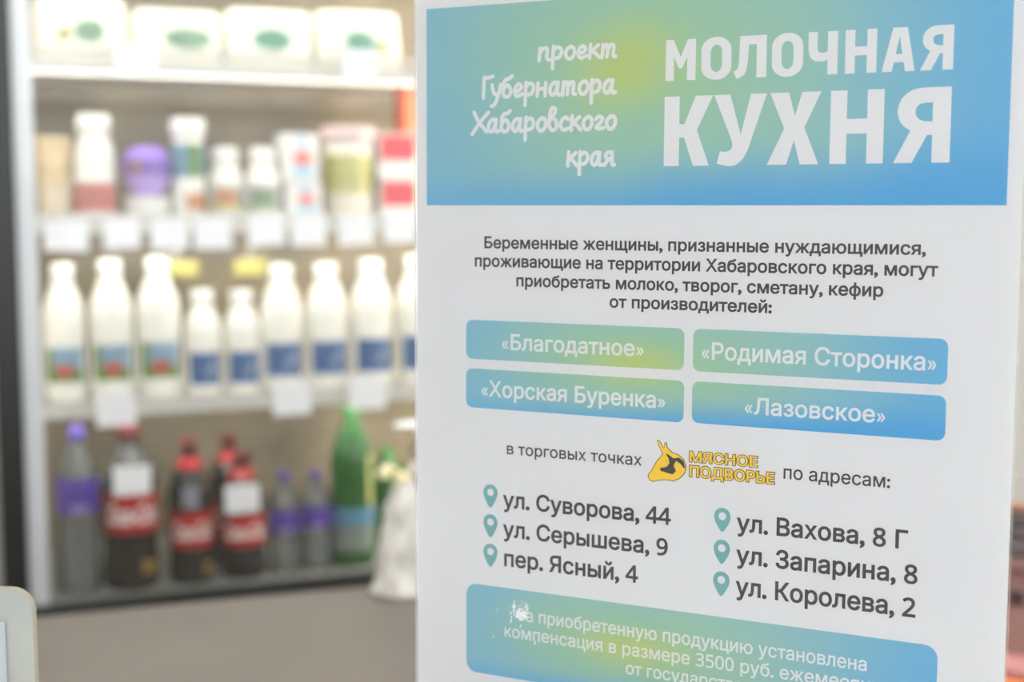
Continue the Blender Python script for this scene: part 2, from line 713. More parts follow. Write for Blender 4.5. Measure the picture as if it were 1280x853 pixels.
SHELF = {}
for nm, (ytop, ybot) in {'upper': (66, 97), 'middle': (267, 291), 'milk': (492, 513)}.items():
    z1 = fr(280, ytop, .06)[1]
    z0 = fr(280, ybot, .06)[1]
    zs = z1 - .006 if nm != 'upper' else z0 + .016
    SHELF[nm] = zs
    s = obj('shelf', one_box(uL_ + .06, W_R - .02, .066, .46, zs - .010, zs), M_shelf, fg)
    bm = new()
    if nm == 'upper':                             # a band below and one guard bar above it
        box(bm, uL_ + .055, W_R - .015, .058, .065, z0, z1 - (z1 - z0) * .45, .001)
        box(bm, uL_ + .055, W_R - .015, .058, .065, z1 - (z1 - z0) * .22, z1, .001)
        for q in range(8):
            x = uL_ + .06 + q * (W_R - .085 - uL_) / 7
            box(bm, x, x + .004, .059, .064, z1 - (z1 - z0) * .5, z1 - .001)
    else:
        box(bm, uL_ + .055, W_R - .015, .058, .065, z0, z1 - (z1 - z0) * .62, .001)
        box(bm, uL_ + .055, W_R - .015, .058, .065, z1 - (z1 - z0) * .5, z1, .001)
        box(bm, uL_ + .055, W_R - .015, .0605, .064, z0, z1)
    obj('price_rail', bm, M_rail, s)
    # glowing bar added under each shelf to light its compartment, hidden behind the rail
    obj('lamp', one_box(uL_ + .08, W_R - .04, .068, .082, z0 + .001, min(zs - .0105, z1 - .018)), M_strip, s)
obj('light_strip', one_box(uL_ + .08, W_R - .04, .060, .085, zTop - .032, zTop - .0215), M_strip, fg)  # glowing bar added for the top compartment
SHELF['bottom'] = zFloor

# ------------------------------------------------------------------ products
M_milk = mat('milk_white', (243, 242, 233), .35)
M_cap = mat('cap_white', (240, 241, 238), .4)
M_lblblue = mat('label_blue', (104, 146, 206), .5)
M_lblpale = mat('label_pale_blue', (176, 200, 230), .5)
M_lblsky = mat('label_sky', (180, 216, 236), .5)
M_lblred = mat('label_red', (236, 130, 116), .5)
M_lblgreen = mat('label_green', (140, 184, 92), .5)
M_lblwhite = mat('label_white', (236, 236, 232), .5)
M_lblyel = mat('label_yellow', (240, 238, 168), .5)
M_lblorange = mat('label_orange', (246, 190, 140), .5)
M_purple = mat('wrap_purple', (160, 124, 222), .45)
M_lilac = mat('wrap_lilac', (192, 164, 234), .45)
M_gold = mat('sticker_gold', (196, 160, 84), .4)
M_cola = mat('cola_dark', (16, 10, 9), .2)
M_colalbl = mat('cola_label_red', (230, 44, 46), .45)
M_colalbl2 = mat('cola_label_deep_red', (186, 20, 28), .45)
M_redcap = mat('cap_red', (96, 10, 18), .6)
M_purplecap = mat('cap_purple', (84, 66, 150), .4)
M_purplelbl = mat('label_purple', (112, 86, 206), .45)
M_water = clear_mat('clear_plastic', (214, 220, 222), haze=.17, haze_rgb=(186, 190, 194), ior=1.4, rough=.1)
M_greenb = mat('green_plastic', (26, 92, 28), .15)
M_greencap = mat('cap_green', (50, 130, 56), .4)
M_tag = mat('price_card_white', (240, 242, 246), .5)


def place(name, label, cat, px, dep, zbase, group=None, rotz=0.0):
    u, z, t = fr(px, 400, dep)
    return thing(name, label, cat, fworld(u, dep, zbase + .0004), FA + rotz, group), t


def height(px, py, dep, zbase):
    return fr(px, py, dep)[1] - zbase


def bottle_parts(root, prof, h, r, mbody, mcap, cap, body_name='body'):
    o = obj(body_name, lathe(smooth_prof([(a * h, b * r) for a, b in prof], 4)), mbody, root, True)
    z0, z1, rc = cap
    obj('cap', lathe([(z0 * h, rc * r), (z0 * h + .001, rc * r * 1.03), (z1 * h - .003, rc * r * 1.03), (z1 * h - .0005, rc * r * .95), (z1 * h, rc * r * .8)]), mcap, root, True)
    return o


MILK = [(0, .82), (.012, .95), (.04, 1), (.3, 1), (.58, 1), (.66, .96), (.73, .84), (.79, .68), (.84, .55), (.875, .49)]


def blue_label(s, t):
    if .50 < s < .86 and .28 < t < .8 and abs((s - .52) * 1.1 - (t - .3)) < .22:
        return 1
    return 0


def farm_label(s, t):
    if t > .52:
        return 1 if s > .2 else 3
    if (s - .5) ** 2 / .05 + (t - .36) ** 2 / .06 < 1:
        return 2
    return 3 if t < .3 or s < .25 else 1


BIG = [
    (79, 53, 330, 'farm', 'tall white milk bottle with red and sky-blue farm label, leftmost on the milk shelf'),
    (139, 55, 325, 'farm', 'tall white milk bottle with farm label, second from the left on the milk shelf'),
    (198, 56, 322, 'farm', 'tall white milk bottle with farm label, beside the two small blue-label bottles'),
    (253, 47, 363, 'blue', 'short milk bottle with blue label, left one of the short pair'),
    (302, 47, 363, 'blue', 'short milk bottle with blue label, right one of the short pair'),
    (352, 55, 331, 'blue', 'tall milk bottle with blue label, directly right of the short pair'),
    (408, 55, 329, 'blue', 'tall milk bottle with blue label, between two other tall blue-label bottles'),
    (464, 56, 325, 'blue', 'tall milk bottle with blue label above the green bottle'),
    (521, 56, 320, 'blue', 'tall milk bottle with blue label half hidden by the poster edge'),
]
for px, wpx, ytop, kind, lab in BIG:
    dep = .118
    zb = SHELF['milk']
    t, cdp = place('milk_bottle', lab, 'bottle', px, dep, zb, 'milk bottles on the third shelf')
    h = height(px, ytop, dep, zb)
    r = wpx / 2 * cdp / F * .97
    small = wpx < 50
    bottle_parts(t, MILK, h, r, M_milk, M_cap, (.868, 1.0, .57 if small else .50))
    if kind == 'blue':
        a, b = (.10, .41) if small else (.125, .385)
        obj('label', patch(r * 1.004, a * h, b * h, -146, -40, 22, 12, blue_label), [M_lblblue, M_lblpale], t, label='blue label')
    else:
        obj('label', patch(r * 1.004, .145 * h, .40 * h, -146, -40, 22, 12, farm_label), [M_lblwhite, M_lblsky, M_lblred, M_lblgreen], t, label='farm picture label')

# --- middle shelf: mixed dairy
zb = SHELF['middle']
# cream tubs, leftmost
for i, (y0, y1) in enumerate(((268, 222), (221, 172))):
    dep = .12
    z0 = zb if i == 0 else height(72, 221.5, dep, 0)
    u, z, cdp = fr(69.5, 300, dep)
    h = height(72, y1, dep, z0)
    r = 23.5 * cdp / F
    t = thing('cream_tub', 'pale cream round tub at the left end of the middle shelf, %s of two stacked' % ('lower' if i == 0 else 'upper'), 'tub', fworld(u, dep, z0 + .0006), FA, 'stacked cream tubs')
    m_ = mat('tub_cream', (216, 204, 180) if i == 0 else (212, 190, 150), .5)
    obj('cup', lathe([(0, r * .84), (.002, r * .86), (h * .86, r * .97)]), m_, t, True)
    obj('lid', lathe([(h * .861, r * 1.0), (h * .88, r * 1.02), (h * .985, r * 1.02), (h * .995, r * .96)]), mat('tub_lid_cream', (222, 204, 164), .5), t, True)

YOG = [(0, .84), (.012, .97), (.04, 1), (.34, 1), (.40, .96), (.52, .97), (.64, .93), (.72, .82), (.80, .70), (.84, .68)]
dep = .105
t, cdp = place('yogurt_bottle', 'white drinking yogurt bottle with red band label on the middle shelf', 'bottle', 124, dep, zb, 'yogurt bottles on the middle shelf')
h = height(124, 144, dep, zb); r = 25 * cdp / F
bottle_parts(t, YOG, h, r, M_milk, M_cap, (.82, 1.0, .78))
obj('label', patch(r * 1.006, .05 * h, .33 * h, -180, 0, 24, 4, lambda s, q: 0), [mat('band_red', (242, 164, 150), .5)], t, label='red band label')

# purple round pack on a white tub
dep = .11
u, z, cdp = fr(186, 300, dep)
h = height(187, 246, dep, zb); r = 29 * cdp / F
t = thing('white_tub', 'short white tub under the purple round pack on the middle shelf', 'tub', fworld(u, dep, zb + .0004), FA)
obj('cup', lathe([(0, r * .84), (.002, r * .86), (h * .8, r * .97)]), M_lblwhite, t, True)
obj('lid', lathe([(h * .801, r * 1.0), (h * .99, r * 1.02), (h, r * .97)]), M_cap, t, True)
zz = zb + h + .0012
h2 = height(187, 183, dep, zz); r2 = 29 * cdp / F
t = thing('purple_pack', 'round purple dessert pack standing on a white tub', 'tub', fworld(u, dep, zz), FA)
obj('cup', lathe(smooth_prof([(0, r2 * .50), (h2 * .06, r2 * .62), (h2 * .22, r2 * .86), (h2 * .45, r2 * .98), (h2 * .62, r2 * 1.0)], 4)), M_lilac, t, True)
obj('lid', lathe(smooth_prof([(h2 * .621, r2 * 1.01), (h2 * .74, r2 * .98), (h2 * .87, r2 * .86), (h2 * .96, r2 * .66), (h2, r2 * .42)], 4)), M_purple, t, True)
obj('label', patch(r2 * 1.0, h2 * .42, h2 * .72, -165, -15, 20, 6,
                   lambda s, q: 1 if (s - .26) ** 2 / .02 + (q - .6) ** 2 / .18 < 1 else (2 if (s - .62) ** 2 / .006 + (q - .6) ** 2 / .1 < 1 else 0), r_top=r2 * 1.0),
    [M_purple, M_gold, M_lilac], t)

dep = .105
t, cdp = place('yogurt_bottle', 'white-capped yogurt bottle with blue and green sleeve on the middle shelf', 'bottle', 240, dep, zb, 'yogurt bottles on the middle shelf')
h = height(240, 149, dep, zb); r = 20 * cdp / F
bottle_parts(t, [(0, .84), (.012, .97), (.04, 1), (.4, 1), (.6, .98), (.74, .95), (.80, .84), (.83, .8)], h, r, M_milk, M_cap, (.82, 1.0, 1.0))
obj('sleeve', patch(r * 1.006, .40 * h, .74 * h, -180, 0, 24, 4, lambda s, q: 1 if .45 < s < .72 else 0, r_top=r * .97), [mat('sleeve_blue', (150, 200, 220), .5), M_lblgreen], t)
obj('label', patch(r * 1.006, .06 * h, .24 * h, -110, -20, 14, 4, lambda s, q: 0), [M_lblorange], t)

for px, lab, lm in ((286, 'white kefir bottle with orange and yellow label on the middle shelf', [M_lblwhite, M_lblorange, M_lblyel]),
                    (331, 'white kefir bottle with pale green label on the middle shelf', [M_lblwhite, mat('label_sage', (176, 206, 168), .5), mat('label_mint', (214, 234, 200), .5)])):
    t, cdp = place('kefir_bottle', lab, 'bottle', px, dep, zb, 'kefir bottles on the middle shelf')
    h = height(px, 185, dep, zb); r = 21.5 * cdp / F
    bottle_parts(t, [(0, .82), (.015, .95), (.05, 1), (.44, 1), (.54, .97), (.64, .86), (.72, .72), (.80, .66), (.84, .64)], h, r, M_milk, M_cap, (.80, 1.0, .72))
    obj('label', patch(r * 1.006, .08 * h, .44 * h, -160, -25, 22, 8, lambda s, q: 2 if q < .2 else (1 if (.2 < s < .75 and q < .85) else 0)), lm, t)

def carton(name, lab, cat, pxl, pxr, y_top, dep, z0, thick, m_body, face, fm, group=None, bev=.003):
    uA, _, tA = fr(pxl, 300, dep)
    uBb, _, tB = fr(pxr, 300, dep)
    wid = uBb - uA
    h = height((pxl + pxr) / 2, y_top, dep, z0)
    t = thing(name, lab, cat, fworld((uA + uBb) / 2, dep + thick / 2, z0 + .0006), FA, group)
    obj('carton', one_box(-wid / 2, wid / 2, -thick / 2, thick / 2, 0, h, bev), m_body, t)
    ni, nj = 18, 12
    bm = new()
    V = [[bm.verts.new((-wid / 2 + bev + (wid - 2 * bev) * i / ni, -thick / 2 - .0006, bev + (h - 2 * bev) * j / nj)) for j in range(nj + 1)] for i in range(ni + 1)]
    for i in range(ni):
        for j in range(nj):
            f = bm.faces.new((V[i][j], V[i + 1][j], V[i + 1][j + 1], V[i][j + 1]))
            f.material_index = face((i + .5) / ni, (j + .5) / nj)
    obj('front_print', bm, fm, t)
    return t, z0 + h


def rb(s, q):
    if (s - .55) ** 2 / .07 + (q - .5) ** 2 / .03 < 1 and q < .66:
        return 1
    if .25 < s < .85 and .12 < q < .38:
        return 2
    if .45 < s < .62 and q > .66:
        return 3
    return 0


G = 'red and blue print cartons stacked in two'
_, zt = carton('cottage_cheese_box', 'white carton with red and blue print, lower of the stack beside the bucket', 'box', 358, 404, 229, .09, zb, .08, M_lblwhite, rb, [M_lblwhite, M_lblred, M_lblsky, M_lblpale], G)
carton('cottage_cheese_box', 'white carton with red and blue print, upper of the stack beside the bucket', 'box', 354, 401, 168, .09, zt + .0006, .08, M_lblwhite, rb, [M_lblwhite, M_lblred, M_lblsky, M_lblpale], G)

# bucket
dep = .125
t, cdp = place('plastic_bucket', 'cream bucket with yellow label and pink lid on the middle shelf', 'bucket', 437, dep, zb)
h = height(437, 160, dep, zb); r = 32 * cdp / F
obj('pail', lathe([(0, r * .84), (.002, r * .88), (h * .84, r * .97)]), mat('pail_cream', (240, 234, 218), .5), t, True)
obj('lid', lathe([(h * .841, r * 1.0), (h * .85, r * 1.03), (h * .99, r * 1.03), (h, r * .98)]), mat('lid_pink', (224, 200, 200), .5), t, True)
obj('label', patch(r * .915, h * .26, h * .68, -176, -4, 22, 4, lambda s, q: 0, r_top=r * .96), [M_lblyel], t, label='yellow label')

redc = mat('carton_red', (214, 60, 74), .5)
rf = lambda s, q: 0 if q > .38 else 1
_, zt = carton('red_carton', 'red and white carton at the poster edge, lower of the stack', 'box', 476, 522, 226, .09, zb, .08, M_lblwhite, lambda s, q: 0 if q > .25 else 1, [redc, M_lblwhite], 'red cartons stacked in two')
carton('red_carton', 'red and white carton at the poster edge, upper of the stack', 'box', 474, 522, 167, .09, zt + .0006, .08, M_lblwhite, rf, [redc, M_lblwhite], 'red cartons stacked in two')
carton('orange_carton', 'tall orange carton standing behind the red cartons at the poster edge', 'box', 506, 548, 110, .20, zb, .07, mat('carton_orange', (236, 110, 66), .5), lambda s, q: 0 if q > .5 else 1, [mat('carton_orange_print', (240, 112, 66), .5), mat('carton_cream_print', (240, 216, 180), .5)])

# --- upper shelf: four rounded white packs
zb1 = SHELF['upper']
PACK = [(40, 163, -3, 'leftmost'), (166, 281, 12, 'second from the left'), (283, 393, 12, 'third from the left'), (396, 503, 14, 'rightmost')]
M_logo = mat('logo_sage_green', (160, 200, 172), .5)
M_logo2 = mat('logo_teal_green', (136, 200, 176), .5)
M_logo3 = mat('logo_olive', (206, 208, 140), .5)
for i, (xl, xr, yt, lab) in enumerate(PACK):
    dep = .10
    uA = fr(xl, 60, dep)[0]; uBb = fr(xr, 60, dep)[0]
    wid = uBb - uA
    h = height((xl + xr) / 2, yt, dep, zb1)
    t = thing('dairy_tray_pack', 'white tray pack with a small green emblem on the top shelf, %s' % lab, 'pack', fworld((uA + uBb) / 2, dep + .07, zb1 + .0006), FA, 'white packs on the top shelf')
    bm = new()
    # tapered rounded tray
    for a, (z, k_) in enumerate(((0, 1.0), (h * .8, .95))):
        pass
    rings = []
    for z, sc_ in ((0, .97), (.004, 1.0), (h * .55, .985), (h * .86, .955), (h * .97, .92), (h, .86)):
        P = rrect(-wid / 2 * sc_, -.07 * sc_, wid / 2 * sc_, .07 * sc_, .02, 5)
        rings.append([bm.verts.new((p[0], p[1], z)) for p in P])
    for A, B in zip(rings, rings[1:]):
        n_ = len(A)
        for q in range(n_):
            bm.faces.new((A[q], A[(q + 1) % n_], B[(q + 1) % n_], B[q]))
    bm.faces.new(rings[0][::-1]); bm.faces.new(rings[-1])
    obj('pack', bm, mat('pack_white', (238, 236, 222), .45), t, True)
    bm = new()
    cx = (.08, .1, .02, .0)[i] * wid
    A_ = [bm.verts.new((cx + math.cos(2 * math.pi * q / 24) * wid * (.16, .26, .22, .18)[i] * (1 + .12 * math.sin(3 * q)), -.0712, h * .52 + math.sin(2 * math.pi * q / 24) * h * .17)) for q in range(24)]
    bm.faces.new(A_)
    bmesh.ops.solidify(bm, geom=bm.faces[:], thickness=.0006)
    obj('emblem', bm, (M_logo, M_logo, M_logo2, M_logo2)[i], t, label='green emblem')
    if i in (0, 3):
        bm = new()
        A_ = [bm.verts.new((cx + (-.26 if i == 0 else .26) * wid + math.cos(2 * math.pi * q / 16) * wid * .07, -.0712, h * .46 + math.sin(2 * math.pi * q / 16) * h * .1)) for q in range(16)]
        bm.faces.new(A_)
        bmesh.ops.solidify(bm, geom=bm.faces[:], thickness=.0006)
        obj('emblem', bm, M_logo3, t, label='olive emblem')

# --- bottom shelf: soft drinks
zb0 = SHELF['bottom']
COLA = [(0, .80), (.012, .93), (.05, 1), (.14, 1.0), (.24, .94), (.33, .96), (.38, .99), (.58, .99), (.66, .95), (.75, .76), (.83, .48), (.88, .34), (.925, .32)]


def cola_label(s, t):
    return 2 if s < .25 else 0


M_script = mat('script_white', (240, 226, 222), .5)


def script_on_bottle(parent, r, h, l0, l1):
    """slanted white brand lettering wrapped round the red label"""
    Ls = []
    for P in embolden(text_loops('Coca-Cola'), .035):
        n = []
        for p, q in zip(P, np.roll(P, -1, 0)):
            k_ = max(1, int(np.linalg.norm(q - p) / .15))
            n += [p + (q - p) * j / k_ for j in range(k_)]
        Ls.append(np.array(n))
    lo, hi = bounds(Ls)
    bm = add_fill(new(), Ls, 0)
    z0, z1 = (l0 + .22 * (l1 - l0)) * h, (l0 + .74 * (l1 - l0)) * h
    for v in bm.verts:
        tx = (v.co.x - lo[0]) / (hi[0] - lo[0])
        tz = (v.co.z - lo[1]) / (hi[1] - lo[1])
        an = R(-146 + 112 * (tx + .07 * (tz - .5)))
        v.co = Vector((r * 1.013 * math.cos(an), r * 1.013 * math.sin(an), z0 + tz * (z1 - z0)))
    obj('script_lettering', bm, M_script, parent, label='white script lettering')


def soda(px, wpx, ytop, dep, lab, l0, l1, clear_top=False):
    t, cdp = place('cola_bottle', lab, 'bottle', px, dep, zb0, 'dark cola bottles on the fridge floor')
    h = height(px, ytop, dep, zb0); r = wpx / 2 * cdp / F * .955
    prof = smooth_prof([(a * h, b * r) for a, b in COLA], 4)
    if clear_top:
        cut = [q for q in prof if q[0] <= .66 * h]
        obj('body', lathe(cut), M_cola, t, True)
        obj('neck', lathe([cut[-1]] + [q for q in prof if q[0] > .66 * h], closed_bot=False), M_water, t, True)
    else:
        obj('body', lathe(prof), M_cola, t, True)
    obj('cap', lathe([(.915 * h, .36 * r), (.916 * h, .40 * r), (.99 * h, .40 * r), (h, .34 * r)]), M_redcap, t, True)
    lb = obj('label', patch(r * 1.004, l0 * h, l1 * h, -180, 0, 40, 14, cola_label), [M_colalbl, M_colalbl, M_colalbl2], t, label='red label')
    script_on_bottle(lb, r, h, l0, l1)
    if not clear_top:
        obj('neck_label', lathe([(.80 * h, .60 * r), (.88 * h, .40 * r)], closed_top=False, closed_bot=False), M_colalbl2, t, True)
    return t, h, r, cdp


t, h, r, cdp = soda(156, 72, 533, .105, 'big cola bottle with clear neck and white card, leftmost of the colas', .36, .61, True)
a = R(-70)
obj('sticker', patch(r * 1.012, .10 * h, .185 * h, -72, -38, 8, 6, lambda s, q: 0), [M_gold], t, label='small gold sticker')
t, h, r, cdp = soda(232, 58, 549, .10, 'slim cola bottle without a card, between the two carded colas', .26, .51)
obj('sticker', patch(r * 1.012, .06 * h, .15 * h, -62, -20, 8, 6, lambda s, q: 0), [M_gold], t, label='small gold sticker')
obj('shoulder_sticker', patch(r * 1.0, .54 * h, .68 * h, -118, -74, 6, 4, lambda s, q: 0, r_top=r * .97), [mat('sticker_grey', (186, 192, 206), .4)], t)
t, h, r, cdp = soda(298, 60, 566, .10, 'cola bottle with white card on its neck, beside the small purple-label bottles', .27, .52)
soda(282, 54, 544, .20, 'cola bottle half hidden behind the rightmost carded cola', .27, .52)

WATER = [(0, .84), (.012, .95), (.04, 1), (.18, .97), (.3, .99), (.42, .96), (.62, 1), (.72, .92), (.82, .6), (.88, .36), (.92, .33)]
for px, wpx, ytop, dep, l0, l1, lab in ((91, 55, 533, .105, .49, .70, 'tall clear water bottle with purple label at the left end of the fridge floor'),
                                       (351, 42, 590, .10, .41, .64, 'small clear water bottle with purple label, left of the pair'),
                                       (392, 42, 588, .10, .43, .66, 'small clear water bottle with purple label, next to the green bottle')):
    t, cdp = place('water_bottle', lab, 'bottle', px, dep, zb0, 'purple label water bottles on the fridge floor')
    h = height(px, ytop, dep, zb0); r = wpx / 2 * cdp / F * .955
    bottle_parts(t, WATER, h, r, M_water, M_purplecap, (.915, 1.0, .36))
    obj('label', patch(r * 1.01, l0 * h, l1 * h, -180, 0, 30, 8, lambda s, q: 1 if (.35 < s < .6 and q < .3) else 0), [M_purplelbl, M_lilac], t, label='purple label')

GREEN = [(0, .84), (.012, .95), (.04, 1), (.3, .98), (.6, 1), (.7, .96), (.78, .78), (.86, .5), (.92, .32), (.94, .3)]
for px, wpx, ytop, dep, lab, front in ((438, 58, 508, .11, 'large green mineral water bottle in front with a pale stripe down its side', True),
                                       (482, 54, 560, .20, 'green bottle behind, between the large green bottle and the white bag', False),
                                       (548, 54, 545, .20, 'green bottle behind the spray bottle, mostly hidden by the poster', False)):
    t, cdp = place('mineral_water_bottle', lab, 'bottle', px, dep, zb0, 'green mineral water bottles on the fridge floor')
    h = height(px, ytop, dep, zb0); r = wpx / 2 * cdp / F * .955
    bottle_parts(t, GREEN, h, r, M_greenb, M_greencap, (.93, 1.0, .35))
    if front:
        obj('label', patch(r * 1.008, .10 * h, .37 * h, -180, 0, 24, 10, lambda s, q: 0 if q > .55 else 1),
            [mat('label_bright_blue', (120, 186, 224), .45), mat('label_bluish_white', (170, 186, 176), .45)], t, label='blue and white label')
        obj('stripe', patch(r * 1.012, .37 * h, .70 * h, -62, -38, 4, 6, lambda s, q: 0, r_top=r * .99), [mat('stripe_olive', (214, 216, 134), .45)], t, label='pale stripe')

# --- price tags clipped on the rails
def price_tag(px, py, wpx, hpx, lab, tilt, group, dep=.050):
    u, z, t_ = fr(px, py, dep)
    t = thing('price_tag', lab, 'price tag', fworld(u, dep, z), FA, group)
    wd, hh = wpx * t_ / F / 2, hpx * t_ / F / 2
    bm = new()
    box(bm, -wd, wd, -.0012, 0, -hh, hh, .0004, 1)
    bmesh.ops.rotate(bm, verts=bm.verts, cent=(0, 0, 0), matrix=Matrix.Rotation(R(tilt), 3, 'Y'))
    obj('card', bm, M_tag, t)
    obj('clip', one_box(-.006, .006, .0002, .0079, hh - .012, hh - .002), M_rail, t)
    return t


for px, py, wp, hp, lab in ((170, 74, 52, 38, 'white price tag under the left packs on the top shelf rail'), (449, 80, 44, 36, 'white price tag under the rightmost pack on the top shelf rail')):
    price_tag(px, py, wp, hp, lab, random.uniform(-2, 2), 'price tags on the top rail')
MID = [(83, 295, 52, 'under the cream tubs'), (152, 292, 44, 'between red-band bottle and purple pack'), (212, 293, 46, 'under the blue-green sleeve bottle'), (266, 292, 46, 'under the orange-label kefir'),
       (333, 288, 46, 'under the green-label kefir'), (386, 288, 44, 'under the red and blue cartons'), (444, 287, 46, 'under the bucket'), (500, 284, 42, 'under the red cartons')]
for px, py, wp, lab in MID:
    price_tag(px, py, wp, 38, 'white price tag on the middle rail %s' % lab, random.uniform(-3, 3), 'price tags on the middle rail')
for px, py, lab in ((145, 512, 'second milk bottle'), (365, 498, 'first tall blue-label bottle'), (459, 491, 'blue-label bottle above the green bottle')):
    price_tag(px, py, 48, 42, 'white price tag on the milk rail under the %s' % lab, random.uniform(-2, 2), 'price tags on the milk rail')
# white cards hung on two cola necks
for px, py, wp, hp, lab in ((165, 601, 46, 37, 'white price card hung on the leftmost cola bottle'), (303, 624, 43, 36, 'white price card hung on the right cola bottle')):
    dep = .044 if px < 200 else .050
    u, z, t_ = fr(px, py, dep)
    t = thing('price_card', lab, 'price tag', fworld(u, dep, z), FA, 'price cards on the cola bottles')
    obj('card', one_box(-wp * t_ / F / 2, wp * t_ / F / 2, -.0012, 0, -hp * t_ / F / 2, hp * t_ / F / 2, .0004, 1), M_tag, t)
    zt = hp * t_ / F / 2
    obj('string', tube([(0, .0004, zt - .004), (0, .012, zt + .012), (0, .026, zt + .022)], .0008, 6), M_tag, t)
# yellow cards hung under the middle shelf
for pxl, pxr, lab in ((193, 248, 'yellow card hanging under the middle shelf behind the third milk bottle'), (293, 332, 'yellow card hanging under the middle shelf beside a tall blue-label bottle')):
    dep = .17
    uA = fr(pxl, 330, dep)[0]; uBb = fr(pxr, 330, dep)[0]
    ztop = SHELF['middle'] - .0105
    z0 = fr(220, 346, dep)[1]
    t = thing('yellow_card', lab, 'card', fworld((uA + uBb) / 2, dep, ztop), FA, 'yellow cards under the middle shelf')
    w2 = (uBb - uA) / 2
    z1 = fr(220, 325, dep)[1]
    obj('card', one_box(-w2, w2, 0, .001, z0 - ztop, z1 - ztop, .0003, 1), mat('card_yellow', (176, 168, 92), .5), t)
    obj('hanger', one_box(-w2 * .06, w2 * .06, 0, .001, z1 - ztop + .0001, -.0006), M_rail, t)

# ================================================================== white bag and spray bottle on the worktop
M_bag = mat('bag_white_film', (204, 202, 197), .4, noise=.08, nscale=30, bump=.5)
M_bagk = mat('bag_knot_cream', (234, 222, 178), .45)
pb, tbag = hit(499, 733, Vector((0, 0, WORK_Z)), Vector((0, 0, 1)))
off = wd_.cross(Vector((0, 0, 1)))           # towards the viewer
bagp = pb + off * .035
bag = thing('plastic_bag', 'white plastic bag tied in a knot, standing on the worktop edge beside the poster', 'bag', bagp + Vector((0, 0, .0005)), WANG)
sb = tbag / F
Hb = 148 * sb
bm = new()
rings = []
NB = 56
from mathutils import noise as MN
prof = smooth_prof([(0, 34), (.03, 37), (.12, 33), (.25, 31), (.42, 30), (.58, 27), (.72, 23), (.84, 17), (.92, 12), (.97, 9), (1.0, 8)], 5)
for a, b in prof:
    ring = []
    for i in range(NB):
        th = 2 * math.pi * i / NB
        q = MN.noise(Vector((math.cos(th) * 1.6, math.sin(th) * 1.6, a * 2.6))) * .22
        q += MN.noise(Vector((math.cos(th) * 4.5, math.sin(th) * 4.5, a * 6 + 7))) * .24
        q += .05 * a * math.sin(th * 9 + 2.5 * a)
        rr = b * sb * (1 + q)
        ring.append(bm.verts.new((math.cos(th) * rr, math.sin(th) * rr * .85, a * Hb)))
    rings.append(ring)
for A, B in zip(rings, rings[1:]):
    for i in range(NB):
        bm.faces.new((A[i], A[(i + 1) % NB], B[(i + 1) % NB], B[i]))
bm.faces.new(rings[0][::-1]); bm.faces.new(rings[-1])
obj('sack', bm, M_bag, bag, True)


def blob(bm, c, r, sq=(1, 1, 1), n=14):
    q = bmesh.ops.create_icosphere(bm, subdivisions=3, radius=1)
    for v in q['verts']:
        k_ = 1 + .12 * math.sin(v.co.x * 5 + c[0] * 400) + .1 * math.sin(v.co.z * 6 + v.co.y * 4)
        v.co = Vector((c[0] + v.co.x * r * sq[0] * k_, c[1] + v.co.y * r * sq[1] * k_, c[2] + v.co.z * r * sq[2] * k_))
    return bm


obj('knot', blob(new(), (-.006, -.004, Hb - .004), .0095, (1.1, 1, .9)), M_bagk, bag, True, label='cream knot')
bm = new()
blob(bm, (-.028, -.004, Hb + .004), .0085, (1.2, .8, .9))
obj('handle_loop', tube([(-.010, -.004, Hb + .004), (-.020, -.005, Hb + .012), (-.031, -.004, Hb + .010), (-.032, -.003, Hb + .003), (-.020, -.002, Hb - .002)], [.003, .004, .004, .004, .003], 10, bm), M_bagk, bag, True, label='cream tied handle')
obj('handle_loop', tube([(.004, -.002, Hb + .002), (.012, 0, Hb + .010), (.024, .001, Hb + .008), (.022, .002, Hb - .004)], [.004, .006, .006, .004], 10), M_bag, bag, True)

# spray bottle, mostly behind the poster: only the nozzle end shows
ps, ts = hit(548, 727, Vector((0, 0, WORK_Z)), Vector((0, 0, 1)))
psb = ps - off * .02
sb_ = ts / F
spb = thing('spray_bottle', 'white trigger spray bottle behind the tied bag, only its nozzle showing past the poster', 'bottle', psb + Vector((0, 0, .0005)), WANG)
Hs = 201 * sb_
M_sprayb = mat('spray_bottle_slate', (104, 112, 124), .4)
obj('body', lathe(smooth_prof([(0, .026), (.004, .029), (Hs * .45, .029), (Hs * .58, .026), (Hs * .68, .017), (Hs * .76, .0115), (Hs * .8, .0115)], 4)), M_sprayb, spb, True)
obj('collar', lathe([(Hs * .79, .014), (Hs * .86, .014), (Hs * .865, .011)]), M_cap, spb, True)
bm = new()
P_ = [(.016, Hs * .86), (.020, Hs * .95), (.012, Hs * 1.0), (-.036, Hs * 1.0), (-.054, Hs * .985), (-.054, Hs * .955), (-.026, Hs * .945), (-.010, Hs * .93), (-.010, Hs * .86)]
fa = [bm.verts.new((x, -.0085, z)) for x, z in P_]
fb = [bm.verts.new((x, .0085, z)) for x, z in P_]
bm.faces.new(fa); bm.faces.new(fb[::-1])
for i in range(len(P_)):
    bm.faces.new((fa[i], fb[i], fb[(i + 1) % len(P_)], fa[(i + 1) % len(P_)]))
bmesh.ops.recalc_face_normals(bm, faces=bm.faces)
bmesh.ops.bevel(bm, geom=bm.edges[:], offset=.0018, segments=2, affect='EDGES')
obj('spray_head', bm, M_cap, spb, True)
obj('trigger', tube([(-.014, 0, Hs * .935), (-.022, 0, Hs * .90), (-.023, 0, Hs * .85), (-.029, 0, Hs * .80)], [.004, .0045, .004, .003], 8), M_cap, spb, True)

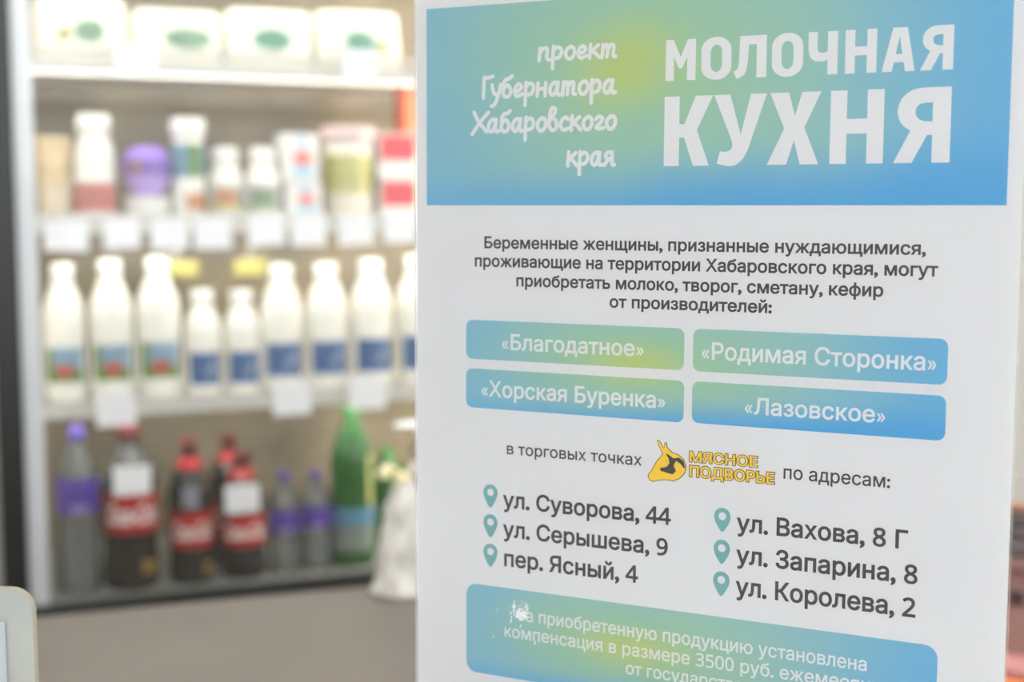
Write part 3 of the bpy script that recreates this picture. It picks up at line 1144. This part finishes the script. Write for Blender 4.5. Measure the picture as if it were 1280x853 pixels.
# ================================================================== clear acrylic holder corner, lower left
M_acr = clear_mat('acrylic_milky', (236, 238, 232), haze=.42, haze_rgb=(186, 190, 188), ior=1.4, rough=.15)
M_acre = clear_mat('acrylic_edge', (226, 222, 206), haze=.45, haze_rgb=(196, 190, 174), ior=1.5, rough=.15)
tz = .50
pc = CAM + ray(46, 790) * tz
hcorner = (CAM + ray(20, 734) * tz).z - COUNTER_Z
ah = thing('acrylic_card_holder', 'small rounded clear acrylic card holder at the lower left, on the counter', 'card holder', Vector((pc.x - .030, pc.y, COUNTER_Z + .0005)), R(-3))
bm = new()
P = rrect(-.030, .003, .030, hcorner, .0085, 10)
fa = [bm.verts.new((p[0], -.0017, p[1])) for p in P]
fb = [bm.verts.new((p[0], .0017, p[1])) for p in P]
bm.faces.new(fa).material_index = 0
bm.faces.new(fb[::-1]).material_index = 0
for i in range(len(P)):
    bm.faces.new((fa[i], fb[i], fb[(i + 1) % len(P)], fa[(i + 1) % len(P)])).material_index = 1
bmesh.ops.recalc_face_normals(bm, faces=bm.faces)
obj('panel', bm, [M_acr, M_acre], ah)
obj('foot', one_box(-.032, .032, -.015, .015, 0, .0029, .001), M_acr, ah)
obj('card', one_box(-.027, .020, -.0032, -.0022, .004, hcorner - .012), mat('card_grey_white', (146, 152, 157), .5), ah)

# ================================================================== cabinet at the right edge
cb_a = R(-20)
pcab, tcab = hit(1262, 640, Vector((.52, 1.35, 0)), Vector((-.37, -.93, 0)).normalized())
zc = pcab.z
cab = thing('sausage_cabinet', 'low pinkish-brown display cabinet with dark slatted grille at the right edge', 'display cabinet', Vector((pcab.x - .02, pcab.y, 0)), cb_a)
M_cabp = mat('cabinet_pink_brown', (166, 128, 122), .5, noise=.08, nscale=12)
M_slat = mat('grille_grey', (112, 106, 106), .4)
px2m = tcab / F


def zc_(py):
    return zc - (py - 640) * px2m


obj('body', one_box(-.03, .55, .02, .17, 0, zc_(634)), M_cabp, cab)
obj('top', one_box(-.03, .55, .012, .17, zc_(634) + .0003, zc_(632)), mat('cabinet_top_grey', (150, 146, 144), .5), cab)
bm = new()
for y0, y1 in ((642, 652), (658, 668), (673, 692)):
    box(bm, -.03, .55, .004, .0195, zc_(y1), zc_(y0), .001)
obj('grille', bm, M_slat, cab)
obj('top_trim', one_box(-.03, .55, .003, .0115, zc_(638), zc_(628), .001), mat('trim_copper', (176, 128, 104), .4), cab)
obj('ledge', one_box(-.03, .55, .004, .0195, zc_(712), zc_(698), .001), mat('ledge_rose', (150, 118, 112), .4), cab)
obj('lock', lathe([(0, .008), (.004, .008), (.005, .006)]), mat('lock_dark', (70, 58, 58), .4), cab)
lk = [c for c in cab.children if c.name.startswith('lock')][0]
lk.rotation_euler = (math.pi / 2, 0, 0)
lk.location = (.029, .0195, zc_(752))
obj('shelf', one_box(-.03, .55, -.09, .0195, zc_(850) - .012, zc_(850)), mat('shelf_rose', (196, 150, 146), .5), cab)
hamp = Matrix.Translation(cab.location) @ Matrix.Rotation(cb_a, 4, 'Z')
z_sh = zc_(850)
hr = .0165
t = thing('sausage', 'pink sausage lying on the cabinet shelf at the lower right edge', 'sausage', hamp @ Vector((.10, -.03, z_sh + hr * 1.05)), cb_a)
bm = tube([(x, 0, 0) for x in np.linspace(-.12, .14, 15)], [hr * (.35 if i in (0, 14) else .8 if i in (1, 13) else 1) for i in range(15)], 16)
obj('sausage_body', bm, mat('sausage_pink', (194, 134, 134), .35), t, True)
obj('casing_tip', blob(new(), (.145, 0, 0), .006), M_gold, t, True)
t = thing('orange_packet', 'bright orange packet in front of the pink sausage at the lower right corner', 'packet', hamp @ Vector((.08, -.075, z_sh + .0006)), cb_a)
bm = one_box(-.11, .12, -.012, .012, 0, .020, .004)
obj('pouch', bm, mat('packet_orange', (240, 146, 58), .4), t, True)
obj('seal', one_box(.1202, .128, -.010, .010, .006, .010), mat('packet_orange_seal', (240, 150, 60), .4), t)

# ================================================================== poster in its clear stand
M_sheet = clear_mat('acrylic_clear', haze=.0, ior=1.38, rough=.02)
M_edge = clear_mat('acrylic_edge_cream', (250, 246, 232), haze=.55, haze_rgb=(246, 238, 222), ior=1.4, rough=.1)
uPL, _ = sp(521, 257)
uPR, _ = sp(1278, 257)
vTop = sp(521, 0)[1] + .0035
PW = uPR - uPL
vBot = vTop - PW * 297 / 210
vBot = max(vBot, .004)


def sheet_mesh(u0, u1, y0, y1, z0, z1):
    bm = one_box(u0, u1, y0, y1, z0, z1)
    for f in bm.faces:
        f.material_index = 0 if abs(f.normal.y) > .9 else 1
    return bm


def face_norm(bm):
    bmesh.ops.recalc_face_normals(bm, faces=bm.faces)
    for f in bm.faces:
        f.normal_update()
        f.material_index = 0 if abs(f.normal.y) > .9 else 1
    return bm


st = thing('poster_stand', 'clear acrylic table stand holding the printed poster upright on the counter', 'stand', SBASE, SROT)
obj('front_sheet', face_norm(one_box(uPL - .0001, uPR + .0006, -.0015, -.0005, .0032, vTop + .002)), [M_sheet, M_edge], st)
obj('back_sheet', face_norm(one_box(uPL - .0001, uPR + .0006, .0008, .0018, .0032, vTop + .002)), [M_sheet, M_edge], st)
obj('foot', one_box(uPL - .0012, uPR + .0012, -.035, .035, .0004, .0030, .0008), M_sheet, st)

M_paper = mat('paper_white', (221, 221, 224), .7, noise=.012, nscale=40, spec=.2)
M_ink = mat('ink_grey', (62, 62, 64), .7, spec=.2)
M_inkw = mat('unprinted_white', (224, 224, 226), .7, spec=.2)
po = thing('poster', 'white dairy programme poster with blue-green panels and Russian lettering, in the clear stand', 'poster', SBASE, SROT)
obj('paper', one_box(uPL, uPR, 0, .0003, vBot, vTop), M_paper, po)
Y1, Y2, Y3 = -.00008, -.00016, -.00024


def panel(name, tl, bl, tr, br, r, m, square=False):
    u0 = (sp(*tl)[0] + sp(*bl)[0]) / 2
    u1 = (sp(*tr)[0] + sp(*br)[0]) / 2
    v1 = (sp(*tl)[1] + sp(*tr)[1]) / 2
    v0 = (sp(*bl)[1] + sp(*br)[1]) / 2
    P = np.array([(u0, v0), (u1, v0), (u1, v1), (u0, v1)]) if square else rrect(u0, v0, u1, v1, r)
    o = obj(name, add_fill(new(), [cw(P)], Y1), m, po)
    return o, (u0, v0, u1, v1)


def corners(tl, bl, tr, br):
    return ((sp(*tl)[0] + sp(*bl)[0]) / 2, (sp(*bl)[1] + sp(*br)[1]) / 2, (sp(*tr)[0] + sp(*br)[0]) / 2, (sp(*tl)[1] + sp(*tr)[1]) / 2)


# banner; its top right corner lies above the frame
u0 = sp(533.5, 150)[0]; u1 = sp(1263, 128)[0]
v0 = (sp(533.5, 256.5)[1] + sp(1259, 257)[1]) / 2
v1 = sp(533.5, 11.5)[1]
banner = obj('banner', add_fill(new(), [cw([(u0, v0), (u1, v0), (u1, v1), (u0, v1)])], Y1), print_gradient('banner_print', u0, v0, u1, v1, .32), po, label='blue-green banner')

# big headline, drawn as block capitals
def arc(cx, cy, rx, ry, a0, a1, n=8):
    return [(cx + rx * math.cos(R(a0 + (a1 - a0) * i / n)), cy + ry * math.sin(R(a0 + (a1 - a0) * i / n))) for i in range(n + 1)]


def oval(x0, y0, x1, y1, rx, ry):
    return arc(x1 - rx, y1 - ry, rx, ry, 0, 90) + arc(x0 + rx, y1 - ry, rx, ry, 90, 180) + arc(x0 + rx, y0 + ry, rx, ry, 180, 270) + arc(x1 - rx, y0 + ry, rx, ry, 270, 360)


YA = [[(1, 1), (1, 0), (.67, 0), (.67, .37), (.58, .37), (.31, 0), (-.03, 0), (.27, .43)] + spl([(.27, .43), (.10, .53), (.03, .69), (.10, .86), (.29, .97), (.52, 1)], False)[1:],
      [(.67, .55), (.67, .80)] + spl([(.54, .80), (.41, .77), (.355, .68), (.41, .59), (.54, .55)], False)]
EN = [[(0, 0), (0, 1), (.31, 1), (.31, .61), (.69, .61), (.69, 1), (1, 1), (1, 0), (.69, 0), (.69, .41), (.31, .41), (.31, 0)]]
GLY = {
    'М': [[(0, 0), (.01, 1), (.26, 1), (.5, .575), (.74, 1), (1, 1), (1, 0), (.72, 0), (.72, .57), (.55, .30), (.45, .30), (.28, .57), (.28, 0)]],
    'О': [oval(0, -.015, 1, 1.015, .48, .32), oval(.31, .17, .69, .83, .19, .19)],
    'Л': [[(.19, 1), (1, 1), (1, 0), (.70, 0), (.70, .79), (.46, .79)] + spl([(.44, .48), (.40, .22), (.30, .06), (.10, -.02)], False) + [(0, .15)] + spl([(.10, .20), (.15, .32), (.17, .6)], False)],
    'Ч': [[(0, 1), (.31, 1), (.31, .62)] + spl([(.33, .55), (.42, .51), (.55, .51), (.66, .54)], False)[0:] + [(.66, 1), (1, 1), (1, 0), (.66, 0), (.66, .34)] + spl([(.50, .31), (.25, .32), (.07, .42), (0, .60)], False)],
    'Н': EN, 'Я': YA,
    'А': [[(0, 0), (.33, 1), (.76, 1), (1, 0), (.71, 0), (.66, .21), (.37, .21), (.31, 0)], [(.42, .40), (.53, .80), (.62, .40)]],
    'К': [[(0, 0), (0, 1), (.32, 1), (.32, .60), (.43, .60), (.66, 1), (1.02, 1), (.69, .51), (.95, 0), (.62, 0), (.42, .41), (.32, .41), (.32, 0)]],
    'У': [[(0, 1), (.31, 1), (.52, .43), (.70, 1), (1, 1), (.66, .22)] + spl([(.57, .09), (.44, .01), (.28, -.01), (.07, .03)], False) + [(.13, .20)] + spl([(.24, .19), (.33, .22), (.37, .29)], False) + [(.34, .37)]],
    'Х': [[(.03, 1), (.39, 1), (.51, .67), (.64, 1), (1, 1), (.69, .51), (.97, 0), (.62, 0), (.50, .34), (.36, 0), (-.01, 0), (.31, .50)]],
}


def headline(word, spans, bl, br, tl, tr):
    """spans: pixel x-range of every letter at mid height"""
    Ls = []
    vb = (sp(*bl)[1] + sp(*br)[1]) / 2
    vt = (sp(*tl)[1] + sp(*tr)[1]) / 2
    for ch, (xa, xb) in zip(word, spans):
        ua = sp(xa, (bl[1] + tl[1]) / 2)[0]
        ub = sp(xb, (br[1] + tr[1]) / 2)[0]
        for k_, P in enumerate(GLY[ch]):
            P = np.array([(ua + p[0] * (ub - ua), vb + p[1] * (vt - vb)) for p in P])
            P = cw(P)
            Ls.append(P if k_ == 0 else P[::-1])
    return Ls


def sc2(a):
    return 800 + a / 2.6667


Ls = headline('МОЛОЧНАЯ', [(sc2(a), sc2(b)) for a, b in ((86, 187), (205, 306), (313, 423), (440, 545), (561, 660), (684, 790), (806, 918), (938, 1046))],
              (832, 101.3), (1190, 87), (832.3, 50), (1192, 31))
obj('headline_lettering', add_fill(new(), Ls, Y2), M_inkw, banner, label='white headline, upper line')
Ls = headline('КУХНЯ', [(sc2(a), sc2(b)) for a, b in ((81, 240), (246, 422), (427, 603), (634, 813), (852, 1036))], (830.5, 207.5), (1186, 203.6), (831, 121), (1188, 108.5))
obj('headline_lettering', add_fill(new(), Ls, Y2), M_inkw, banner, label='white headline, larger lower line')

# brush script at the left of the banner
SCR = {
    'п': (.86, [[(.13, 1), (.06, 0)], [(.10, .55), (.28, .88), (.50, 1), (.60, .80), (.56, .30), (.62, .06), (.74, .02)]]),
    'р': (.84, [[(.14, 1.08), (.10, .3), (.08, -.68)], [(.12, .70), (.32, .98), (.56, .95), (.66, .62), (.50, .20), (.12, .10)]]),
    'о': (.80, [[(.40, 1), (.15, .75), (.09, .35), (.26, .03), (.50, .10), (.66, .50), (.58, .90), (.40, 1)]]),
    'е': (.74, [[(.12, .40), (.42, .50), (.56, .76), (.40, 1), (.17, .78), (.09, .36), (.26, .04), (.62, .20)]]),
    'к': (.80, [[(.14, 1.08), (.08, 0)], [(.62, 1), (.18, .50)], [(.18, .50), (.38, .44), (.70, .02)]]),
    'т': (1.08, [[(.13, 1), (.06, 0)], [(.10, .55), (.25, .92), (.40, .96), (.44, .75), (.38, .04)], [(.42, .55), (.58, .92), (.76, .96), (.80, .70), (.76, .15), (.92, .03)]]),
    'Г': (.62, [[(.12, 1.62), (.06, 0)], [(.12, 1.58), (.40, 1.58), (.74, 1.68)]]),
    'у': (.72, [[(.06, 1), (.14, .48), (.32, .24), (.52, .36)], [(.66, 1), (.50, .20), (.26, -.50), (.02, -.66)]]),
    'б': (.82, [[(.40, .96), (.16, .66), (.12, .24), (.32, .02), (.56, .14), (.64, .54), (.50, .88), (.36, .92)], [(.16, .60), (.14, 1.08), (.32, 1.40), (.48, 1.42), (.74, 1.62)]]),
    'н': (.84, [[(.12, 1), (.07, 0)], [(.10, .52), (.60, .56)], [(.64, 1), (.60, .0)]]),
    'а': (.88, [[(.62, .86), (.40, 1), (.15, .72), (.09, .28), (.26, .03), (.46, .24), (.62, .86)], [(.64, 1), (.58, .30), (.66, .03), (.82, .08)]]),
    'Х': (1.10, [[(.16, 1.60), (.50, .85), (1.06, .05)], [(1.18, 1.56), (.58, .80), (.02, -.12)]]),
    'в': (.78, [[(.14, 1.0), (.44, 1.30), (.50, 1.66), (.28, 1.74), (.13, 1.2), (.09, .40), (.30, .02), (.58, .24), (.56, .70), (.34, .96), (.16, .84)]]),
    'с': (.72, [[(.60, .84), (.42, 1), (.16, .76), (.09, .34), (.28, .03), (.62, .16)]]),
    'г': (.74, [[(.12, .78), (.32, 1), (.54, .86), (.44, .54), (.14, .18), (.34, .06), (.62, .12)]]),
    'я': (.80, [[(.62, 1), (.60, .35), (.64, .04), (.76, .04)], [(.62, .96), (.34, 1), (.16, .74), (.30, .50), (.60, .56)], [(.40, .50), (.08, .02)]]),
}


def script(word, left, right, xh_px):
    x = 0
    S = []
    for ch in word:
        adv, st_ = SCR[ch]
        for s in st_:
            S.append([p + np.array([x, 0]) for p in (spl(s, False, 4) if len(s) > 2 else [np.array(q, float) for q in s])])
        x += adv
    A = np.concatenate([np.array(s) for s in S])
    x0, x1 = A[:, 0].min() - .11, A[:, 0].max() + .11
    uL, vL = sp(*left)
    uR, vR = sp(*right)
    v = (vL + vR) / 2
    sy = sp(left[0], left[1] - xh_px)[1] - vL
    sx = (uR - uL) / (x1 - x0)
    S2 = [[np.array([uL + (p[0] - x0) * sx, v + p[1] * sy]) for p in s] for s in S]
    return strokes_to_loops(S2, sy * .155)


for word, l, r_, xh in (('проект', (672, 75.5), (772, 71.5), 15.5), ('Губернатора', (602.5, 122.5), (771.5, 116.5), 15.8), ('Хабаровского', (588.5, 165), (771.5, 162.5), 15.8), ('края', (708, 207.5), (770, 206.5), 16)):
    obj('script_lettering', add_fill(new(), script(word, l, r_, xh), Y2), M_inkw, banner, label='white brush lettering')

# body text
LINES = [
    ('Беременные женщины, признанные нуждающимися,', (606, 309.7), (1156.5, 319), 14.2, None, True, .024),
    ('проживающие на территории Хабаровского края, могут', (594, 333.8), (1172, 344.5), 10.6, None, False, .026),
    ('приобретать молоко, творог, сметану, кефир', (646, 358.5), (1103.5, 370), 10.6, None, False, .026),
    ('от производителей:', (762.5, 384.5), (964, 391), 10.8, None, False, .026),
    ('в торговых точках', (633.8, 568), (802, 582), 10.4, None, False, .012),
    ('по адресам:', (979.6, 599), (1112, 609.5), 12.4, None, False, .012),
    ('ул. Суворова, 44', (629.5, 635.2), (838, 655.2), 19.6, None, True, .024),
    ('ул. Серышева, 9', (629.5, 671.6), (834, 694), 19.6, None, True, .024),
    ('пер. Ясный, 4', (630.8, 707.5), (797, 728.5), 19.8, None, True, .024),
    ('ул. Вахова, 8 Г', (921.7, 664.5), (1134, 686), 21.5, None, True, .024),
    ('ул. Запарина, 8', (921, 704.5), (1146, 730), 21.8, None, True, .024),
    ('ул. Королева, 2', (920.3, 744), (1143.5, 771.5), 22, None, True, .024),
]
for t_, l, r_, hp, ref, cap, bd in LINES:
    obj('text_line', add_fill(new(), line_loops(t_, l, r_, hp, ref, cap, bd), Y1), M_ink, po)

# four name boxes, one printed wash behind all four
gx = corners((582.8, 399.8), (582.8, 509.5), (1184.7, 424), (1182, 551))
M_box = print_gradient('name_box_print', *gx, .40)
for tl, bl, tr, br, t_, l, r_, hp in (
        ((582.8, 399.8), (582.8, 449), (855.4, 410.5), (855.4, 462.5), '«Благодатное»', (625.6, 437), (806.5, 445.5), 19.2),
        ((866.4, 410.9), (866.4, 464.8), (1184.7, 424), (1184.7, 481), '«Родимая Сторонка»', (875.4, 449.5), (1172.7, 463), 21),
        ((582.8, 460.9), (582.8, 509.5), (855.4, 475.5), (854.5, 528.1), '«Хорская Буренка»', (600.4, 496), (833.6, 509.5), 19.4),
        ((865, 477.4), (865, 529.3), (1183, 494.3), (1181.5, 551), '«Лазовское»', (928.8, 517.5), (1108.7, 528.5), 20.3)):
    pn, _ = panel('name_box', tl, bl, tr, br, .0026, M_box)
    obj('name_lettering', add_fill(new(), line_loops(t_, l, r_, hp, None, True, .018), Y2), M_inkw, pn, label='white lettering')

# compensation box at the bottom
bl_v = sp(583, 800)[1]
u0 = sp(583, 790)[0]; u1 = sp(1171.8, 830)[0]
v1 = (sp(600, 731)[1] + sp(1152, 805.3)[1]) / 2
v0 = sp(596, 840.8)[1]
M_comp = print_gradient('compensation_print', u0, v0, u1, v1, .46)
pn = obj('compensation_box', add_fill(new(), [cw(rrect(u0, v0, u1, v1, .0043, 9))], Y1), M_comp, po)
for t_, l, r_, hp, ref, cap in (
        ('За приобретенную продукцию установлена', (647, 776.5), (1083, 838), 15.5, None, True),
        ('компенсация в размере 3500 руб. ежемесячно', (631, 797), (917, 838.3), 11.4, 'компенсация в размере 3500', False),
        ('от государства', (782.6, 842.6), (896, 860), 11.4, 'от государс', False)):
    obj('compensation_lettering', add_fill(new(), line_loops(t_, l, r_, hp, ref, cap, .012), Y2), M_inkw, pn, label='white lettering')
# worn, flaked spot over the first letter
flakes = []
rnd = random.Random(3)
for i in range(190):
    a_ = rnd.uniform(0, 2 * math.pi)
    if i < 80:                                    # the main bare patch
        c = (651 + rnd.gauss(0, 4.2), 769 + rnd.gauss(0, 3.2))
        s_ = rnd.uniform(.5, 1.8)
    elif i < 130:                                 # left and right edges of the flaking
        left_ = rnd.random() < .55
        c = ((643 if left_ else 659) + rnd.gauss(0, 1.2), 760 + rnd.gauss(0, 4))
        s_ = rnd.uniform(.4, 1.1)
    else:
        c = (642 + 20 * rnd.random(), 751 + 14 * rnd.random())
        s_ = rnd.uniform(.25, .6)
    if c[0] > 661:
        continue
    P = [sp(c[0] + s_ * rnd.uniform(.5, 1.2) * math.cos(a_ + k_ * 1.05), c[1] + 1.3 * s_ * rnd.uniform(.5, 1.2) * math.sin(a_ + k_ * 1.05)) for k_ in range(6)]
    flakes.append(cw(P))
for c, s_ in (((639, 776), 2), ((651, 783), 1.5), ((669, 804), 1.6), ((617, 796), 1.2), ((622, 762), 1)):
    flakes.append(cw([sp(c[0] + s_ * .5, c[1] - 2 * s_), sp(c[0] + s_ * .6, c[1]), sp(c[0] - s_ * .5, c[1] + 2 * s_), sp(c[0] - s_ * .4, c[1])]))
obj('worn_spot', add_fill(new(), flakes, Y3), mat('bare_paper', (250, 250, 250), .7), pn, label='white flaked spot')

# map pins
uu0, vv0 = sp(604.5, 709)
M_pinL = [print_gradient('pin_print', sp(604, 0)[0], sp(613, cy + 18)[1], sp(760, 0)[0], sp(613, cy - 26)[1]) for cy in (620, 657, 694)]
PINS = [(613.2, 605.8, 635, 17.8, 0), (613.2, 643, 672, 17.8, 1), (613.2, 680, 709, 17.8, 2), (903, 635, 665.3, 20.8, 0), (902.3, 675, 705.4, 20.8, 1), (901.6, 714.6, 745.5, 20.8, 2)]
M_pin = mat('pin_teal', (112, 170, 172), .7, spec=.2)
for cx, ya, yb, wpx, ix in PINS:
    ua = sp(cx - wpx / 2, (ya + yb) / 2)[0]; ub = sp(cx + wpx / 2, (ya + yb) / 2)[0]
    va = sp(cx, ya)[1]; vb = sp(cx, yb)[1]
    um = (ua + ub) / 2; rr = (ub - ua) / 2
    yc = va - rr * 1.05
    P = [(um + rr * math.cos(R(a_)), yc + rr * 1.05 * math.sin(R(a_))) for a_ in np.linspace(-18, 198, 24)]
    P += [(um - rr * .76, yc - rr * .86), (um - rr * .34, vb + rr * .30), (um - rr * .14, vb + rr * .05), (um, vb), (um + rr * .14, vb + rr * .05), (um + rr * .34, vb + rr * .30), (um + rr * .76, yc - rr * .86)]
    H = [(um + rr * .46 * math.cos(a_), yc + rr * .05 + rr * .46 * math.sin(a_)) for a_ in np.linspace(0, 2 * math.pi, 20, endpoint=False)]
    obj('map_pin', add_fill(new(), [cw(P), cw(H)[::-1]], Y1), M_pin, po)

# shop emblem: bull head and two lines of yellow capitals
def lp(a, b):
    return sp(800 + a / 7.111, 540 + b / 7.111)


head = [(158, 76), (172, 82), (214, 150), (222, 104), (234, 98), (242, 140), (285, 185), (340, 205), (388, 248), (410, 310), (397, 368), (352, 414), (290, 438), (274, 428), (210, 425), (152, 430), (122, 441), (86, 426), (73, 386), (100, 350), (150, 265), (206, 198), (166, 112)]
dark = [(228, 190), (262, 206), (300, 236), (350, 230), (388, 260), (404, 322), (388, 320), (362, 284), (322, 258), (300, 298), (322, 348), (292, 378), (240, 364), (185, 346), (178, 322), (240, 310), (264, 280), (256, 236)]
M_yel = mat('emblem_yellow', (242, 200, 56), .7, spec=.2)
M_brn = mat('emblem_outline_brown', (116, 92, 52), .7, spec=.2)
H = cw([lp(*p) for p in head])
em = obj('shop_emblem', add_fill(new(), embolden([H], .00022), Y1), M_brn, po, label='brown outline of the bull head emblem')
obj('bull_head', add_fill(new(), embolden([H], -.00008), Y2), M_yel, em, label='yellow bull head')
obj('head_marking', add_fill(new(), [cw([lp(*p) for p in dark])], Y3), M_ink, em, label='dark marking')
for t_, l, r_, hp in (('МЯСНОЕ', (862.5, 578.3), (946.5, 583.0), 12.6), ('ПОДВОРЬЕ', (862.5, 596.8), (967.5, 604.0), 13.2)):
    obj('emblem_lettering', add_fill(new(), line_loops(t_, l, r_, hp, None, True, .075), Y1), M_brn, em, label='brown letter outline')
    obj('emblem_lettering', add_fill(new(), line_loops(t_, l, r_, hp, None, True, .02), Y2), M_yel, em, label='yellow lettering')
